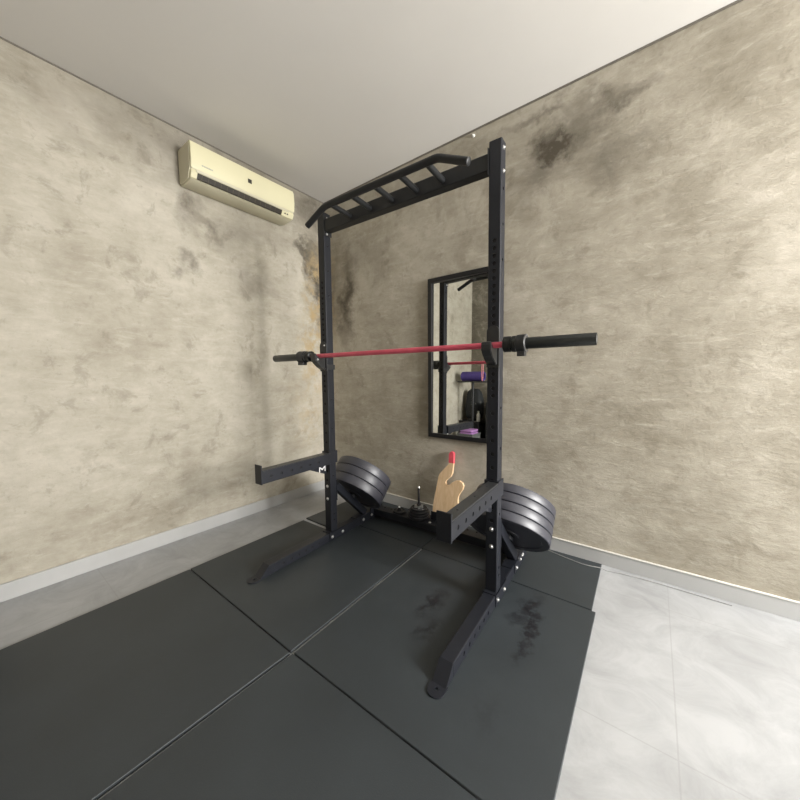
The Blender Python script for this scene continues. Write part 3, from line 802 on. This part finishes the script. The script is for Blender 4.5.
# ------------------------------------------------------------------ things at the far end of the room, seen only in the mirror
def bag(name, x0, x1, y0, y1, z0, z1, mat, parent):
    bm = nb(); box(bm, x0, x1, y0, y1, z0, z1)
    bmesh.ops.subdivide_edges(bm, edges=bm.edges[:], cuts=5, use_grid_fill=True)
    c = Vector(((x0 + x1) / 2, (y0 + y1) / 2, (z0 + z1) / 2)); h = Vector(((x1 - x0) / 2, (y1 - y0) / 2, (z1 - z0) / 2))
    for v in bm.verts:
        q = Vector(((v.co.x - c.x) / h.x, (v.co.y - c.y) / h.y, (v.co.z - c.z) / h.z)); l = (abs(q.x) ** 4 + abs(q.y) ** 4 + abs(q.z) ** 4) ** .25
        q /= max(l, 1e-6) ; k = 1 + random.uniform(-.03, .03)
        if q.z > 0: q.x *= 1 - .22 * q.z; q.y *= 1 - .2 * q.z
        v.co = Vector((c.x + q.x * h.x * k, c.y + q.y * h.y * k, max(z0, c.z + q.z * h.z)))
    return obj(name, bm, mat, parent, smooth=1.2)
SX, SY = -1.17, -1.872
st = thing('tall_stand', 'tall black stand with a small tray, seen in the mirror', 'stand', (SX, SY, 0))
bm = nb(); rod(bm, (SX, SY, .02), (SX, SY, 1.09), .018, 16); obj('post', bm, M_IRON, st, smooth=.7)
bm = nb(); rod(bm, (SX, SY, 0), (SX, SY, .025), .052, 24); obj('round_base', bm, M_IRON, st)
bm = nb(); box(bm, SX - .21, SX + .24, SY - .13, SY + .13, 1.085, 1.105, .004); obj('tray', bm, M_IRON, st)
fr = thing('foam_roller', 'purple foam roller lying on the tall black stand, seen in the mirror', 'foam roller', (SX, SY, 1.106))
bm = nb(); m = Matrix.Translation((SX, SY, 1.181)) @ Matrix.Rotation(PI / 2, 4, 'Y')
lathe(bm, [(.045, -.185), (.070, -.185), (.075, -.178), (.075, .178), (.070, .185), (.045, .185), (.045, -.185)], 32, m); obj('foam_tube', bm, M_PURPLE, fr, smooth=.6)
bm = nb(); pipe(bm, [(SX + .225, SY + .06, 1.08 + .0), (SX + .228, SY + .135, 1.12), (SX + .229, SY + .140, 1.25), (SX + .230, SY + .136, 1.40)], .010, 8)
bm2 = nb(); bm.free()
loop = [(SX + .228 + .012 * math.cos(a), SY + .150, 1.26 + .15 * math.sin(a)) for a in [2 * PI * k / 32 for k in range(33)]]
pipe(bm2, loop, .006, 8)
tag(obj('resistance_band', bm2, M_PINK, smooth=1), 'pink resistance band at the side of the tray, seen in the mirror', 'resistance band')
bp = thing('backpack', 'black backpack standing on the black box, seen in the mirror', 'backpack', (-1.26, -2.030, .45))
bag('bag_body', -1.43, -1.13, -2.250, -2.070, .451, .98, M_FAB, bp)
bag('front_pocket', -1.38, -1.17, -2.085, -2.035, .50, .75, M_FAB, bp)
bx = thing('storage_box', 'low black box under the backpack, seen in the mirror', 'box', (-1.26, -2.000, 0))
bm = nb(); box(bm, -1.46, -1.10, -2.300, -1.965, 0, .42, .008); obj('box_body', bm, M_FAB, bx)
bm = nb(); box(bm, -1.465, -1.095, -2.305, -1.960, .421, .450, .006); obj('box_lid', bm, M_IRON, bx)
pbx = thing('jump_box', 'tall black training box beside the grey crate, seen in the mirror', 'training box', (-.74, -2.080, 0))
bm = nb(); box(bm, -.95, -.50, -2.300, -1.860, 0, .78, .02, 3); obj('padded_body', bm, M_FAB, pbx)
bm = nb(); box(bm, -.94, -.51, -1.858, -1.852, .30, .34, .001); obj('carry_strap', bm, M_IRON, pbx)
cr = thing('crate', 'grey plastic crate holding folded lilac cloth, seen in the mirror', 'crate', (-1.125, -1.725, 0))
kx, ky = -1.130, -1.700
bm = nb()
for a in ((-.125, -.115, -.13, .13), (.115, .125, -.13, .13), (-.115, .115, -.13, -.12), (-.115, .115, .12, .13)): box(bm, kx + a[0], kx + a[1], ky + a[2] + .02, ky + a[3] + .02, 0, .30, .002)
box(bm, kx - .115, kx + .115, ky - .10, ky + .14, 0, .01); obj('crate_shell', bm, M_DGREY, cr)
bm = nb()
for a in ((-.132, -.115, -.137, .137), (.115, .132, -.137, .137), (-.115, .115, -.137, -.12), (-.115, .115, .12, .137)): box(bm, kx + a[0], kx + a[1], ky + a[2] + .02, ky + a[3] + .02, .285, .305, .003)
obj('crate_rim', bm, M_DGREY, cr)
bm = nb()
for k in range(3): box(bm, kx - .110 + .004 * k, kx + .110 - .004 * k, ky - .09, ky + .13, .235 + .045 * k, .275 + .045 * k, .016, 4)
tag(obj('folded_cloth', bm, M_LILAC, smooth=.8), 'folded lilac cloth on top of the grey crate, seen in the mirror', 'cloth')
bt = thing('water_bottle', 'small white bottle beside the lilac cloth on the black box edge, seen in the mirror', 'bottle', (-1.130, -2.000, .45))
bm = nb(); lathe(bm, [(0, 0), (.028, 0), (.030, .01), (.030, .11), (.012, .14), (.012, .15), (0, .15)], 24, Matrix.Translation((-1.135, -2.000, .4505)))
bmesh.ops.translate(bm, verts=bm.verts, vec=(.005, .0, 0)); obj('bottle_body', bm, M_WHITEP, bt, smooth=.7)
bm = nb(); lathe(bm, [(0, 0), (.014, 0), (.014, .02), (0, .02)], 20, Matrix.Translation((-1.130, -2.000, .6005))); obj('bottle_cap', bm, M_WHITEP, bt, smooth=.7)
bm = nb(); lathe(bm, [(.012, 0), (.10, 0), (.105, .005), (.105, .03), (.10, .035), (.012, .035), (.012, 0)], 40, Matrix.Translation((-.74, -2.08, .7805)))
tag(obj('green_disc', bm, M_GREEN, smooth=.6), 'dark green disc lying on the tall black training box, seen in the mirror', 'balance disc')

for o in bpy.data.objects:
    if '_o' in o: del o['_o']
